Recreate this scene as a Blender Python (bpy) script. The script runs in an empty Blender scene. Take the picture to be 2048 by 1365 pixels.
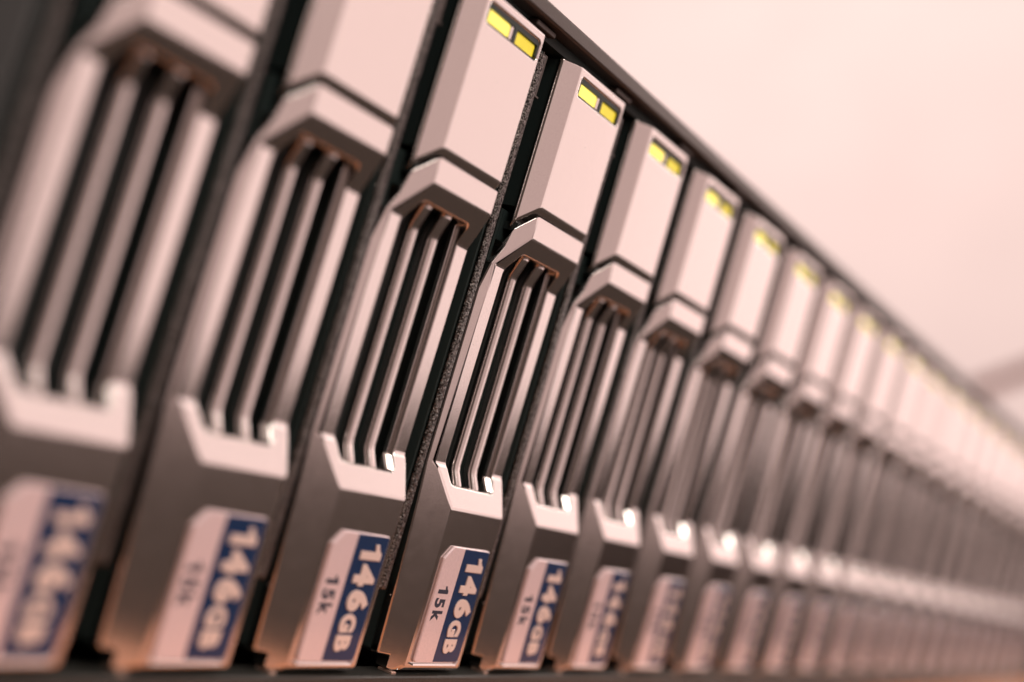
import bpy, bmesh, math, random
from mathutils import Matrix, Vector
random.seed(7)
S = bpy.context.scene
COL = S.collection
MM = 0.001

# ---------------------------------------------------------------- camera
R = ((0.49005997, -0.82361599, 0.28547842),
     (0.20846011, -0.20726537, -0.95581664),
     (0.84639566, 0.52791833, 0.07011862))
cd = bpy.data.cameras.new("camera")
cam = bpy.data.objects.new("camera", cd); COL.objects.link(cam)
M = Matrix.Identity(4)
for r in range(3):
    M[r][0] = R[0][r]; M[r][1] = -R[1][r]; M[r][2] = -R[2][r]
M.translation = Vector((-54.572, -71.929, 25.075)) * MM
cam.matrix_world = M
cd.sensor_width = 36; cd.lens = 47.067
cd.clip_start = 0.003; cd.clip_end = 60
cd.dof.use_dof = True; cd.dof.focus_distance = 0.1335; cd.dof.aperture_fstop = 10.0
S.camera = cam

# ---------------------------------------------------------------- light
w = bpy.data.worlds.new("World"); S.world = w; w.use_nodes = True
bg = w.node_tree.nodes["Background"]
bg.inputs[0].default_value = (0.125, 0.085, 0.068, 1); bg.inputs[1].default_value = 0.60

def area(name, loc, target, sx, sy, radiance, color):
    l = bpy.data.lights.new(name, 'AREA'); l.shape = 'RECTANGLE'; l.size = sx; l.size_y = sy
    l.energy = radiance * math.pi * sx * sy; l.color = color
    o = bpy.data.objects.new(name, l); COL.objects.link(o)
    loc = Vector(loc); o.location = loc
    o.rotation_euler = (Vector(target) - loc).to_track_quat('-Z', 'Y').to_euler()
    return o
PINK = (1.0, 0.73, 0.685)
def panel(name, x0, x1, y, zlow, height, roll, radiance, color):
    """upright softbox facing the drives (+Y); zlow is its lower edge at the left end"""
    W = (x1-x0)/math.cos(roll)
    o = area(name, (0, 0, 0), (0, 1, 0), W, height, radiance, color)
    c, sn = math.cos(roll), math.sin(roll)
    X, Y, Z = Vector((c, 0, sn)), Vector((-sn, 0, c)), Vector((0, -1, 0))
    loc = Vector((x0, y, zlow)) + X*W/2 + Y*height/2
    m = Matrix((X, Y, Z)).transposed().to_4x4(); m.translation = loc
    o.matrix_world = m
panel("front_softbox", 0.36, 4.9, -0.55, -0.006, 0.42, 0.079, 1.24, PINK)
panel("upper_softbox", 0.30, 4.9, -0.56, 0.43, 0.66, 0.079, 1.75, (1.0, 0.78, 0.735))
panel("side_softbox", -0.55, 0.34, -0.55, 0.0, 0.9, 0.0, 0.64, (1.0, 0.70, 0.655))
area("ceiling_lamp", (0.22, -0.30, 1.5), (0.15, 0, 0), 0.42, 0.36, 8.5, (1.0, 0.84, 0.75))
area("desk_lamp", (-0.36, -0.88, 0.80), (0.10, 0, 0.02), 0.55, 0.38, 9.5, (1.0, 0.90, 0.80))
area("far_slope_fill", (2.3, -0.20, 0.95), (0.15, -0.02, 0.02), 0.24, 0.90, 12.0, (1.0, 0.88, 0.80))  # added fill that brightens the slopes of the far carriers
area("wall_fill", (1.6, 1.7, 3.9), (5.4, 1.9, 0.0), 4.4, 2.0, 8.3, (1.0, 0.755, 0.715))  # added unseen fill, only for brightening the background wall
area("wall_side_fill", (2.2, 4.6, 0.75), (5.4, 1.4, 0.7), 1.6, 1.0, 15.0, (1.0, 0.755, 0.715))  # second added fill, evens out the brightness of the wall

S.view_settings.view_transform = 'Standard'; S.view_settings.look = 'None'
S.view_settings.exposure = 0; S.view_settings.gamma = 1
S.render.engine = 'CYCLES'

# ---------------------------------------------------------------- materials
def mat(name, base, metallic=0.0, rough=0.5, noise=None, bump=None, rvar=0.0, emit=None, spec=0.5, speck=None, coat=0.0):
    m = bpy.data.materials.new(name); m.use_nodes = True
    nt = m.node_tree; b = nt.nodes["Principled BSDF"]
    b.inputs["Base Color"].default_value = (*base, 1); b.inputs["Metallic"].default_value = metallic
    b.inputs["Roughness"].default_value = rough; b.inputs["Specular IOR Level"].default_value = spec
    b.inputs["Coat Weight"].default_value = coat; b.inputs["Coat Roughness"].default_value = 0.08
    tc = nt.nodes.new("ShaderNodeTexCoord")
    def ntex(scale, detail=3):
        n = nt.nodes.new("ShaderNodeTexNoise"); n.inputs["Scale"].default_value = scale
        n.inputs["Detail"].default_value = detail
        nt.links.new(tc.outputs["Object"], n.inputs["Vector"]); return n
    col = None
    if noise:
        sc, amt, lo, hi = (tuple(noise) + (0.3, 0.7))[:4]
        n = ntex(sc); mr = nt.nodes.new("ShaderNodeMapRange")
        mr.inputs[1].default_value = lo; mr.inputs[2].default_value = hi
        mr.inputs[3].default_value = 1 - amt; mr.inputs[4].default_value = 1 + amt
        nt.links.new(n.outputs["Fac"], mr.inputs[0])
        mx = nt.nodes.new("ShaderNodeVectorMath"); mx.operation = 'SCALE'
        mx.inputs[0].default_value = base
        nt.links.new(mr.outputs[0], mx.inputs["Scale"]); col = mx.outputs[0]
    if speck:
        sc, thr, c = speck
        v = nt.nodes.new("ShaderNodeTexVoronoi"); v.inputs["Scale"].default_value = sc
        nt.links.new(tc.outputs["Object"], v.inputs["Vector"])
        n2 = ntex(sc * 0.35, 1)
        ad = nt.nodes.new("ShaderNodeMath"); ad.operation = 'SUBTRACT'
        nt.links.new(n2.outputs["Fac"], ad.inputs[0]); nt.links.new(v.outputs["Distance"], ad.inputs[1])
        gt = nt.nodes.new("ShaderNodeMath"); gt.operation = 'GREATER_THAN'; gt.inputs[1].default_value = thr
        nt.links.new(ad.outputs[0], gt.inputs[0])
        mix = nt.nodes.new("ShaderNodeMix"); mix.data_type = 'RGBA'
        mix.inputs[6].default_value = (*base, 1); mix.inputs[7].default_value = (*c, 1)
        if col is not None: nt.links.new(col, mix.inputs[6])
        nt.links.new(gt.outputs[0], mix.inputs[0]); col = mix.outputs[2]
        if metallic > 0:
            mm_ = nt.nodes.new("ShaderNodeMath"); mm_.operation = 'MULTIPLY_ADD'
            mm_.inputs[1].default_value = -metallic; mm_.inputs[2].default_value = metallic
            nt.links.new(gt.outputs[0], mm_.inputs[0]); nt.links.new(mm_.outputs[0], b.inputs["Metallic"])
    if col is not None: nt.links.new(col, b.inputs["Base Color"])
    if rvar:
        n = ntex(900, 4); mr = nt.nodes.new("ShaderNodeMapRange")
        mr.inputs[1].default_value = 0.3; mr.inputs[2].default_value = 0.7
        mr.inputs[3].default_value = rough - rvar; mr.inputs[4].default_value = rough + rvar
        nt.links.new(n.outputs["Fac"], mr.inputs[0]); nt.links.new(mr.outputs[0], b.inputs["Roughness"])
    if bump:
        sc, st, dist = bump
        n = ntex(sc, 2); bp = nt.nodes.new("ShaderNodeBump")
        bp.inputs["Strength"].default_value = st; bp.inputs["Distance"].default_value = dist
        nt.links.new(n.outputs["Fac"], bp.inputs["Height"]); nt.links.new(bp.outputs[0], b.inputs["Normal"])
    if emit:
        b.inputs["Emission Color"].default_value = (*emit[0], 1); b.inputs["Emission Strength"].default_value = emit[1]
    return m

SILVER = mat("silver_metallic_paint", (0.70, 0.66, 0.64), 1.0, 0.17, noise=(9000, 0.04), bump=(7000, 0.06, 2e-5), rvar=0.012,
             speck=(1300, 0.61, (0.75, 0.7, 0.66)))
BLACK = mat("black_moulded_plastic", (0.022, 0.034, 0.033), 0, 0.38, bump=(9000, 0.15, 3e-5))
CAVITY = mat("matt_black_steel", (0.020, 0.034, 0.033), 0, 0.6)
POWDER = mat("glinting_powder_coat", (0.125, 0.115, 0.11), 1.0, 0.30, bump=(4500, 1.0, 1.8e-4), noise=(6500, 0.96, 0.40, 0.66))  # powder coat, with its sparkle mixed into the colour as pale noise
LIP = mat("dark_grey_steel", (0.062, 0.048, 0.042), 0.3, 0.42, bump=(6000, 0.3, 5e-5))
DARKLIP = mat("dusty_black_steel", (0.024, 0.026, 0.023), 0.0, 0.5, bump=(4000, 0.6, 1e-4), speck=(2600, 0.60, (0.35, 0.28, 0.24)))
EAR = mat("charcoal_bezel_plastic", (0.020, 0.025, 0.0245), 0, 0.55, bump=(3000, 0.3, 5e-5))
LABEL = mat("pale_grey_label", (0.80, 0.66, 0.685), 0.20, 0.36, spec=0.2, coat=0.7, noise=(3500, 0.05), bump=(6000, 0.1, 2e-5))
NAVY = mat("navy_label_ink", (0.006, 0.030, 0.10), 0, 0.45, spec=0.12, coat=0.6)
LETTER = mat("raised_letter_foil", (0.80, 0.67, 0.62), 0.1, 0.45, spec=0.2, coat=1.0)
INK = mat("dark_blue_print", (0.012, 0.022, 0.05), 0, 0.5)
LED_PALE = mat("pale_yellow_light", (0.78, 0.68, 0.06), 0, 0.3, emit=((1.0, 0.86, 0.17), 0.82), noise=(500, 0.10))
LED_DEEP = mat("deep_yellow_light", (0.72, 0.60, 0.02), 0, 0.3, emit=((1.0, 0.80, 0.03), 0.46), noise=(400, 0.25))
TAB = mat("tan_metal_tab", (0.55, 0.40, 0.33), 0.6, 0.4, bump=(5000, 0.4, 5e-5))
WOOD = mat("orange_varnished_wood", (0.72, 0.28, 0.105), 0, 0.4, noise=(60, 0.15))
WALLM = mat("white_painted_wall", (0.82, 0.80, 0.78), 0, 0.8, noise=(3, 0.02))
CABLE = mat("grey_cable_rubber", (0.30, 0.20, 0.20), 0, 0.6)

# ---------------------------------------------------------------- mesh helpers (millimetres in, metres out)
def to_mesh(name, bm, m, smooth=False):
    bmesh.ops.recalc_face_normals(bm, faces=bm.faces)
    me = bpy.data.meshes.new(name); bm.to_mesh(me); bm.free()
    me.materials.append(m)
    if smooth:
        for p in me.polygons: p.use_smooth = True
    return me

def bake(name, me, m, cutters=(), bevel=0.0, seg=2, angle=19):
    """apply boolean cuts and bevels at script time, then scale mm -> m"""
    o = bpy.data.objects.new("work", me); COL.objects.link(o)
    cs = []
    for c in cutters:
        co = bpy.data.objects.new("work_cut", c); COL.objects.link(co); cs.append(co)
        md = o.modifiers.new("cut", 'BOOLEAN'); md.operation = 'DIFFERENCE'; md.object = co; md.solver = 'EXACT'
    if bevel:
        md = o.modifiers.new("bev", 'BEVEL'); md.width = bevel; md.segments = seg
        md.limit_method = 'ANGLE'; md.angle_limit = math.radians(angle); md.use_clamp_overlap = False
        md = o.modifiers.new("wn", 'WEIGHTED_NORMAL'); md.weight = 80; md.keep_sharp = False
    dg = bpy.context.evaluated_depsgraph_get()
    out = bpy.data.meshes.new_from_object(o.evaluated_get(dg), preserve_all_data_layers=True, depsgraph=dg)
    out.name = name
    for co in cs: bpy.data.objects.remove(co)
    bpy.data.objects.remove(o)
    out.materials.clear(); out.materials.append(m)
    out.transform(Matrix.Scale(MM, 4))
    return out

def box_into(bm, x0, x1, y0, y1, z0, z1):
    vs = [bm.verts.new(p) for p in ((x0,y0,z0),(x1,y0,z0),(x1,y1,z0),(x0,y1,z0),(x0,y0,z1),(x1,y0,z1),(x1,y1,z1),(x0,y1,z1))]
    for f in ((0,3,2,1),(4,5,6,7),(0,1,5,4),(1,2,6,5),(2,3,7,6),(3,0,4,7)): bm.faces.new([vs[i] for i in f])

def box_mesh(name, m, boxes, bevel=0.0, seg=2):
    bm = bmesh.new()
    for b in boxes: box_into(bm, *b)
    me = to_mesh(name, bm, m, smooth=bool(bevel))
    return bake(name, me, m, (), bevel, seg)

def rounded_poly(pts):
    """pts: (x, z, r) -> outline with arcs"""
    out = []; n = len(pts)
    for i in range(n):
        p = Vector(pts[i][:2]); a = Vector(pts[i-1][:2]); b = Vector(pts[(i+1) % n][:2]); r = pts[i][2]
        if r <= 0: out.append(p); continue
        da = (a-p).normalized(); db = (b-p).normalized()
        half = da.angle(db)/2; t = r/math.tan(half)
        c = p + (da+db).normalized()*(r/math.sin(half))
        s = p+da*t-c; e = p+db*t-c
        ang = math.atan2(s.x*e.y-s.y*e.x, s.dot(e)); k = 5
        for j in range(k+1):
            q = ang*j/k; cs, sn = math.cos(q), math.sin(q)
            out.append(c+Vector((s.x*cs-s.y*sn, s.x*sn+s.y*cs)))
    return out

def prism_mesh(name, m, outline, y0, y1, smooth=True):
    bm = bmesh.new()
    a = [bm.verts.new((p[0], y0, p[1])) for p in outline]; b = [bm.verts.new((p[0], y1, p[1])) for p in outline]
    bm.faces.new(a); bm.faces.new(b[::-1]); n = len(a)
    for i in range(n): bm.faces.new((a[i], b[i], b[(i+1) % n], a[(i+1) % n]))
    return to_mesh(name, bm, m, smooth)

def loft_mesh(name, m, sections):
    bm = bmesh.new(); rings = [[bm.verts.new(p) for p in s] for s in sections]; n = len(rings[0])
    bm.faces.new(rings[0]); bm.faces.new(rings[-1][::-1])
    for a, b in zip(rings, rings[1:]):
        for i in range(n): bm.faces.new((a[i], b[i], b[(i+1) % n], a[(i+1) % n]))
    return to_mesh(name, bm, m, True)

# ---------------------------------------------------------------- drive carrier shapes (x across, y into chassis, z up, mm)
KF = 0.55                      # slope of the left flank
XL, XR, YB = 1.0, 15.0, 2.6
def section(z, yf, slant=0.0, xl=0.9, yb=2.6):
    xr = 4.6 - yf/KF
    a, b = (.24, .20) if yf < .5 else (.10, .10)
    pts = [(xl, yb), (xl, KF*(4.6-xl)), (xr-a, yf+a*KF), (xr+b, yf), (XR, yf), (XR, yb)]
    return [(x, y, z - slant*y) for x, y in pts]

handle_raw = loft_mesh("handle", SILVER, [section(0, .42, 0, 1.7), section(.55, 0, 0, 1.75), section(8, 0, 0, 1.6), section(16.75, 0, 0, 1.2), section(20.4, 1.34, 0, .95), section(20.75, 1.56, 0, .95),
                                          section(38.5, 1.5), section(41.3, 1.5, 0, 1.4), section(45.0, 0, 1.26, 2.2), section(47.5, 0, 1.9, 2.55)])
slot = rounded_poly([(3.65, 21.2, .8), (3.65, 40.9, .8), (5.0, 43.25, .7), (13.0, 43.3, .55), (13.0, 18.95, .4), (4.75, 18.95, .9)])
slot_cut = prism_mesh("slot_cut", SILVER, slot, -2, 8, False)
notch_bm = bmesh.new(); box_into(notch_bm, 0, 3.25, .95, 8, -1, 1.35); notch_cut = to_mesh("notch", notch_bm, SILVER)
HANDLE = bake("handle", handle_raw, SILVER, (slot_cut, notch_cut), .20, 3)
nb = bmesh.new()  # facet added inside the right arm, angled to throw a bright glint
nv = [nb.verts.new(p) for p in ((13.0, .80, 19.0), (12.45, 1.42, 19.0), (12.45, 2.29, 20.5), (13.0, 1.67, 20.5), (13.0, 2.5, 19.0), (12.45, 2.5, 19.0), (12.45, 2.5, 20.5), (13.0, 2.5, 20.5))]
for f in ((0, 1, 2, 3), (7, 6, 5, 4), (0, 4, 5, 1), (1, 5, 6, 2), (2, 6, 7, 3), (3, 7, 4, 0)): nb.faces.new([nv[k] for k in f])
GLINT = bake("glint_facet", to_mesh("glint_facet", nb, SILVER, True), SILVER, (), .16, 3)
FLANGE = box_mesh("flange", SILVER, [(12.60, 12.985, 2.02, 2.5, 19.1, 43.1)], .07, 2)

button_raw = loft_mesh("release_button", SILVER, [section(48.25, 0, 1.75, 2.4, 1.7), section(63.5, 0, 0, 2.4, 1.7)])
win = rounded_poly([(5.15, 60.62, .3), (14.55, 60.62, .3), (14.55, 62.55, .45), (5.15, 62.55, .3)])
win_cut = prism_mesh("win_cut", SILVER, win, -2, .85, False)
BUTTON = bake("release_button", button_raw, SILVER, (win_cut,), .25, 3)
WINDOW = box_mesh("light_window", CAVITY, [(5.1, 14.6, .80, .88, 60.6, 62.6), (5.3, 14.5, .14, .79, 62.06, 62.6), (14.31, 14.6, .14, .79, 61.0, 62.05), (9.95, 10.5, .14, .79, 60.71, 62.05), (5.12, 14.58, .10, .79, 60.6, 60.70), (5.12, 5.36, .10, .79, 60.71, 62.05)])  # black window; its liner strips also stand in for recess shade
def lens(name, m, x0, x1, z0, z1, y0):
    me = prism_mesh(name, m, rounded_poly([(x0, z0, .25), (x1, z0, .25), (x1, z1, .25), (x0, z1, .25)]), y0, .84)
    return bake(name, me, m, (), .06, 2)
LENS_A = lens("status_light", LED_PALE, 5.45, 9.36, 60.74, 62.0, .28)
LENS_B = lens("status_light", LED_DEEP, 10.62, 14.25, 60.74, 62.0, .36)
POST = box_mesh("window_post", SILVER, [(9.42, 9.92, .22, .82, 60.72, 62.0)], .06)

def bar_mesh(xc, wdt):
    path = [(18.7, 1.05), (19.1, 1.10), (20.35, 1.76), (20.9, 1.85), (40.7, 1.85), (41.2, 1.76), (42.95, 1.10), (43.5, 1.05)]
    prof = [(-1, 1.3), (-1, .62), (-.88, .34), (-.55, .10), (-.28, 0), (.55, 0), (.8, .10), (.96, .36), (1, .62), (1, 1.3)]
    secs = [[(xc+a*wdt/2, y+b, z) for a, b in prof] for z, y in path]
    me = loft_mesh("grille_bar", SILVER, secs); me.transform(Matrix.Scale(MM, 4)); return me
BAR_A, BAR_B = bar_mesh(6.62, 1.12), bar_mesh(9.98, 1.18)

BODY = box_mesh("drive_body", BLACK, [(1.4, 14.9, 5.2, 62, .8, 63.2), (1.75, 2.2, 2.65, 5.15, 1.6, 47.0), (2.6, 14.8, 1.75, 5.15, 47.6, 63.3),
                                      (13.9, 14.8, 2.65, 5.15, 1.2, 47.0), (2.25, 13.85, 2.65, 5.15, 1.2, 18.4), (2.25, 13.85, 2.65, 5.15, 43.9, 47.0),
                                      (2.9, 14.6, 1.0, 2.6, 45.2, 46.0)])
CATCH = box_mesh("ejector_catch", TAB, [(15.25, 15.95, .9, 2.4, 1.6, 7.3)], .12)
FOOT = box_mesh("hinge_tab", TAB, [(3.35, 4.15, .35, 2.2, -2.6, -.08)], .12)

plate = rounded_poly([(5.68, 1.05, .35), (13.98, 1.05, .75), (13.98, 13.09, .3), (6.95, 13.09, .12), (5.68, 11.8, .12)])
PLATE = bake("label_plate", prism_mesh("label_plate", LABEL, plate, -.30, .05), LABEL, (), .13, 2)
navy = rounded_poly([(9.02, 1.16, .02), (13.87, 1.16, .62), (13.87, 12.98, .22), (9.02, 12.98, .02)])
PANEL = bake("navy_panel", prism_mesh("navy_panel", NAVY, navy, -.315, -.15), NAVY, (), .02, 1)
rim = [(5.6, .78), (13.6, .78), (14.13, 1.35), (14.05, 1.35), (13.55, .94), (5.66, .94)]
def rim_build():
    bm = bmesh.new()
    fr = [bm.verts.new((x, (-.33 if z < .8 else -.25), z)) for x, z in rim]
    bk = [bm.verts.new((x, .05, z)) for x, z in rim]
    n = len(fr); bm.faces.new((fr[0], fr[1], fr[4], fr[5])); bm.faces.new((fr[1], fr[2], fr[3], fr[4])); bm.faces.new(bk[::-1])
    for i in range(n): bm.faces.new((fr[i], bk[i], bk[(i+1) % n], fr[(i+1) % n]))
    me = to_mesh("label_rim", bm, SILVER); me.transform(Matrix.Scale(MM, 4)); return me
RIM = rim_build()

def glyph(ch, m, x0, x1, ztop, zbot, yfront, depth, bold):
    """one character turned a quarter clockwise, fitted to the box x0..x1 (foot..head), ztop..zbot (left..right)"""
    if ch == "1":
        out = [(.46, 0), (1, 0), (1, 1), (.55, 1), (.42, .90), (.22, .83), (0, .79), (0, .62), (.46, .68)]
        if depth > .05: prof = ((0, depth, 0), (0, depth*.25, 0), (.04, 0, 0))
        else: prof = ((0, depth, 0), (0, 0, 0))
        vs = []; fs = []; n = len(out)
        for ins, dy, _ in prof:
            vs += [(x0+(ins/2+b*(1-ins))*(x1-x0), yfront+dy, ztop-(ins+a*(1-2*ins))*(ztop-zbot)) for a, b in out]
        for k in range(len(prof)-1):
            for q in range(n): fs.append([k*n+q, k*n+(q+1) % n, (k+1)*n+(q+1) % n, (k+1)*n+q])
        fs.append([(len(prof)-1)*n+q for q in range(n)])
        return vs, fs
    cu = bpy.data.curves.new("glyph", 'FONT'); cu.body = ch; cu.offset = bold; cu.extrude = .05
    cu.resolution_u = 5
    if depth > .05: cu.bevel_depth = .012; cu.bevel_resolution = 1
    o = bpy.data.objects.new("glyph", cu); COL.objects.link(o)
    dg = bpy.context.evaluated_depsgraph_get()
    me = bpy.data.meshes.new_from_object(o.evaluated_get(dg), depsgraph=dg)
    bpy.data.objects.remove(o)
    xs = [v.co.x for v in me.vertices]; ys = [v.co.y for v in me.vertices]; zs = [v.co.z for v in me.vertices]
    ax, bx, ay, by, az, bz = min(xs), max(xs), min(ys), max(ys), min(zs), max(zs)
    vs = [(x0+(v.co.y-ay)/(by-ay)*(x1-x0), yfront+(bz-v.co.z)/(bz-az)*depth, ztop-(v.co.x-ax)/(bx-ax)*(ztop-zbot)) for v in me.vertices]
    fs = [list(p.vertices) for p in me.polygons]
    bpy.data.meshes.remove(me)
    return vs, fs
def text_mesh(name, m, items, yfront, depth, bold):
    V, F = [], []
    for ch, x0, x1, zt, zb in items:
        vs, fs = glyph(ch, m, x0, x1, zt, zb, yfront, depth, bold)
        k = len(V); V += [tuple(c*MM for c in v) for v in vs]; F += [[i+k for i in f] for f in fs]
    me = bpy.data.meshes.new(name); me.from_pydata(V, [], F); me.materials.append(m); return me
CAP = text_mesh("capacity_lettering", LETTER, [("1", 10.0, 13.2, 12.2, 10.7), ("4", 9.95, 13.2, 10.3, 8.25), ("6", 10.05, 13.3, 7.85, 5.85),
                                               ("G", 10.0, 12.35, 5.6, 3.85), ("B", 10.05, 12.3, 3.6, 2.1)], -.45, .13, .045)
SPD = text_mesh("speed_lettering", INK, [("1", 6.25, 8.1, 9.0, 8.2), ("5", 6.2, 8.05, 7.75, 6.75), ("k", 6.25, 8.15, 6.45, 5.35)], -.306, .02, .042)

# ---------------------------------------------------------------- assemble
def part(name, me, parent):
    o = bpy.data.objects.new(name, me); COL.objects.link(o); o.parent = parent; return o
def root(name, loc, label, cat, group=None):
    o = bpy.data.objects.new(name, None); COL.objects.link(o); o.empty_display_size = .005
    o.location = Vector(loc)*MM; o['label'] = label; o['category'] = cat
    if group: o['group'] = group
    return o

def make_drive():
    t = root("drive_carrier", (0, 0, 0), "", "hard drive", "silver hard drive carriers in a row")
    part("drive_body", BODY, t)
    h = part("handle", HANDLE, t); part("slot_flange", FLANGE, h); part("glint_facet", GLINT, h); part("grille_bar", BAR_A, h); part("grille_bar", BAR_B, h)
    b = part("release_button", BUTTON, t); part("light_window", WINDOW, b); part("window_post", POST, b)
    l1 = part("status_light", LENS_A, b); l1['label'] = "pale yellow status light"
    l2 = part("status_light", LENS_B, b); l2['label'] = "deep yellow status light"
    p = part("label_plate", PLATE, t); part("navy_panel", PANEL, p); part("label_rim", RIM, p)
    part("capacity_lettering", CAP, p); part("speed_lettering", SPD, p)
    part("ejector_catch", CATCH, t); part("hinge_tab", FOOT, t)
    return t
def dup(o, parent=None):
    c = o.copy(); COL.objects.link(c)
    if parent: c.parent = parent
    for ch in list(o.children): dup(ch, c)
    return c

ORD = ["first", "second", "third", "fourth", "fifth", "sixth", "seventh", "eighth", "ninth", "tenth", "eleventh", "twelfth",
       "thirteenth", "fourteenth", "fifteenth", "sixteenth", "seventeenth", "eighteenth", "nineteenth", "twentieth",
       "twenty-first", "twenty-second", "twenty-third", "twenty-fourth"]
SPECIAL = {0: "nearest drive carrier at the left end, badly blurred, beside the charcoal bezel",
           1: "second drive carrier from the left, softly blurred 146GB letters, yellow lights cut off",
           2: "third drive carrier from the left, sharp yellow lights at the top edge of the picture",
           3: "sharpest drive carrier, fourth from the left, crisp 146GB 15k label",
           4: "fifth drive carrier from the left, slightly soft label right of the sharpest one",
           5: "sixth drive carrier from the left, 146GB letters just unreadable, two separate yellow lights"}
NAMEJ = {1: (0.0, .0), 2: (-.27, 0), 3: (.22, 0), 4: (.18, 0), 5: (-.22, 0)}
proto = make_drive()
for i in range(24):
    o = proto if i == 0 else dup(proto)
    jx = NAMEJ.get(i, (random.uniform(-.2, .2) if i > 5 else 0, 0))[0]
    jy = random.uniform(-.12, .12) if i > 5 else 0
    o.location = Vector((18*i+jx, jy, 0))*MM
    o['label'] = SPECIAL.get(i, "blurred silver drive carrier, %s from the left end of the row" % ORD[i])

# chassis that holds the row
ch = root("disk_chassis", (216, 0, -4), "long black rack chassis holding the row of silver drive carriers", "server")
def cpart(name, me):
    o = part(name, me, ch); o.location = Vector((-216, 0, 4))*MM; return o
X0, X1 = -2.6, 434
cpart("top_lip", box_mesh("top_lip", LIP, [(X0-36, X1+30, -.35, 3.0, 64.75, 66.35)], .3, 3))
cpart("top_cover", box_mesh("top_cover", DARKLIP, [(X0, X1, 3.05, 420, 65.3, 66.3)], .1, 1))
cpart("inner_ledge", box_mesh("inner_ledge", CAVITY, [(X0, X1, 1.6, 62, 63.75, 64.7)]))
cpart("bottom_lip", box_mesh("bottom_lip", DARKLIP, [(X0-36, X1+30, -.2, 3.0, -4.0, -.35)], .25, 2))
cpart("base_plate", box_mesh("base_plate", DARKLIP, [(X0, X1, 3.05, 420, -4, -1.0)]))
cpart("rear_bulkhead", box_mesh("rear_bulkhead", CAVITY, [(X0, X1, 64, 420, -.9, 65.2)]))
cpart("side_wall", box_mesh("side_wall", CAVITY, [(X0-1.6, X0-.05, 1.0, 420, -3.9, 65.2)], .1, 1))
cpart("side_wall", box_mesh("side_wall", CAVITY, [(X1+.05, X1+1.6, 1.0, 420, -3.9, 65.2)], .1, 1))
cpart("bezel_ear", box_mesh("bezel_ear", EAR, [(X0-40, X0-1.9, -2.2, 6, -.3, 64.6)], .8, 3))
cpart("bezel_ear", box_mesh("bezel_ear", EAR, [(X1+1.9, X1+30, -1.2, 6, -.3, 64.6)], .8, 3))
DIV = box_mesh("divider", CAVITY, [(-1.55, -.4, 1.65, 60, 7.6, 62.8)], .1, 1)
EDGE = box_mesh("divider_edge", POWDER, [(-1.48, -.45, 1.02, 1.64, 7.7, 62.4)], .3, 3)
CLIP = box_mesh("divider_clip", LIP, [(-.42, .95, 1.9, 2.2, 58.3, 62.8), (-.42, -.24, 1.6, 1.9, 58.3, 62.8), (-.23, .95, 1.6, 1.9, 58.3, 58.5)], .04, 1)
LEDGE = box_mesh("lip_tab", LIP, [(-4.6, -.8, .5, 2.0, 64.0, 64.6)], .15, 2)
for i in range(25):
    d = cpart("divider", DIV); d.location.x += 18*i*MM
    if i < 24:
        part("divider_edge", EDGE, d); part("divider_clip", CLIP, d)
        c2 = part("lip_tab", LEDGE, ch); c2.location = Vector((-216+18*i, 0, 4))*MM

# wooden shelf under the chassis
sh = bpy.data.objects.new("wooden_shelf", box_mesh("wooden_shelf", WOOD, [(-420, 780, -28, 460, -24, -4.05)], 1.5, 3)); COL.objects.link(sh)
sh['label'] = "orange wooden shelf under the black chassis"; sh['category'] = "shelf"

# background wall and cable
bw = bmesh.new(); box_into(bw, 5400, 5500, -3000, 7200, -900, 4600)
wo = bpy.data.objects.new("wall", bake("wall", to_mesh("wall", bw, WALLM), WALLM)); COL.objects.link(wo); wo['kind'] = 'structure'

bc = bmesh.new(); box_into(bc, 5360, 5398, -3000, 7200, -900, 180)  # unseen dark band, added to darken the low reflections
wd = bpy.data.objects.new("wall_base", bake("wall_base", to_mesh("wall_base", bc, LIP), mat("dark_brown_panelling", (0.06, 0.045, 0.038), 0, 0.6))); COL.objects.link(wd); wd['kind'] = 'structure'

def cable(name, pts, rad, m):
    bm = bmesh.new(); rings = []
    P = [Vector(p) for p in pts]
    for i, p in enumerate(P):
        t = (P[min(i+1, len(P)-1)] - P[max(i-1, 0)]).normalized()
        a = t.cross(Vector((1, 0, 0))).normalized(); b = t.cross(a)
        rings.append([bm.verts.new(p + (a*math.cos(k*math.pi/6) + b*math.sin(k*math.pi/6))*rad) for k in range(12)])
    for r, q in zip(rings, rings[1:]):
        for k in range(12): bm.faces.new((r[k], r[(k+1) % 12], q[(k+1) % 12], q[k]))
    bm.faces.new(rings[0]); bm.faces.new(rings[-1])
    o = bpy.data.objects.new(name, to_mesh(name, bm, m, True)); COL.objects.link(o); return o

path = [(720, 230, -18), (715, 205, 30), (708, 160, 82), (702, 120, 112), (700, 93, 130), (698, 60, 152), (695, 10, 186), (690, -60, 238), (685, -140, 320), (680, -200, 430), (680, -225, 560)]
cb = cable("power_cable", [tuple(c*MM for c in p) for p in path], .0045, CABLE)
cb['label'] = "blurred mauve grey cable rising behind the far right end of the chassis"; cb['category'] = "cable"
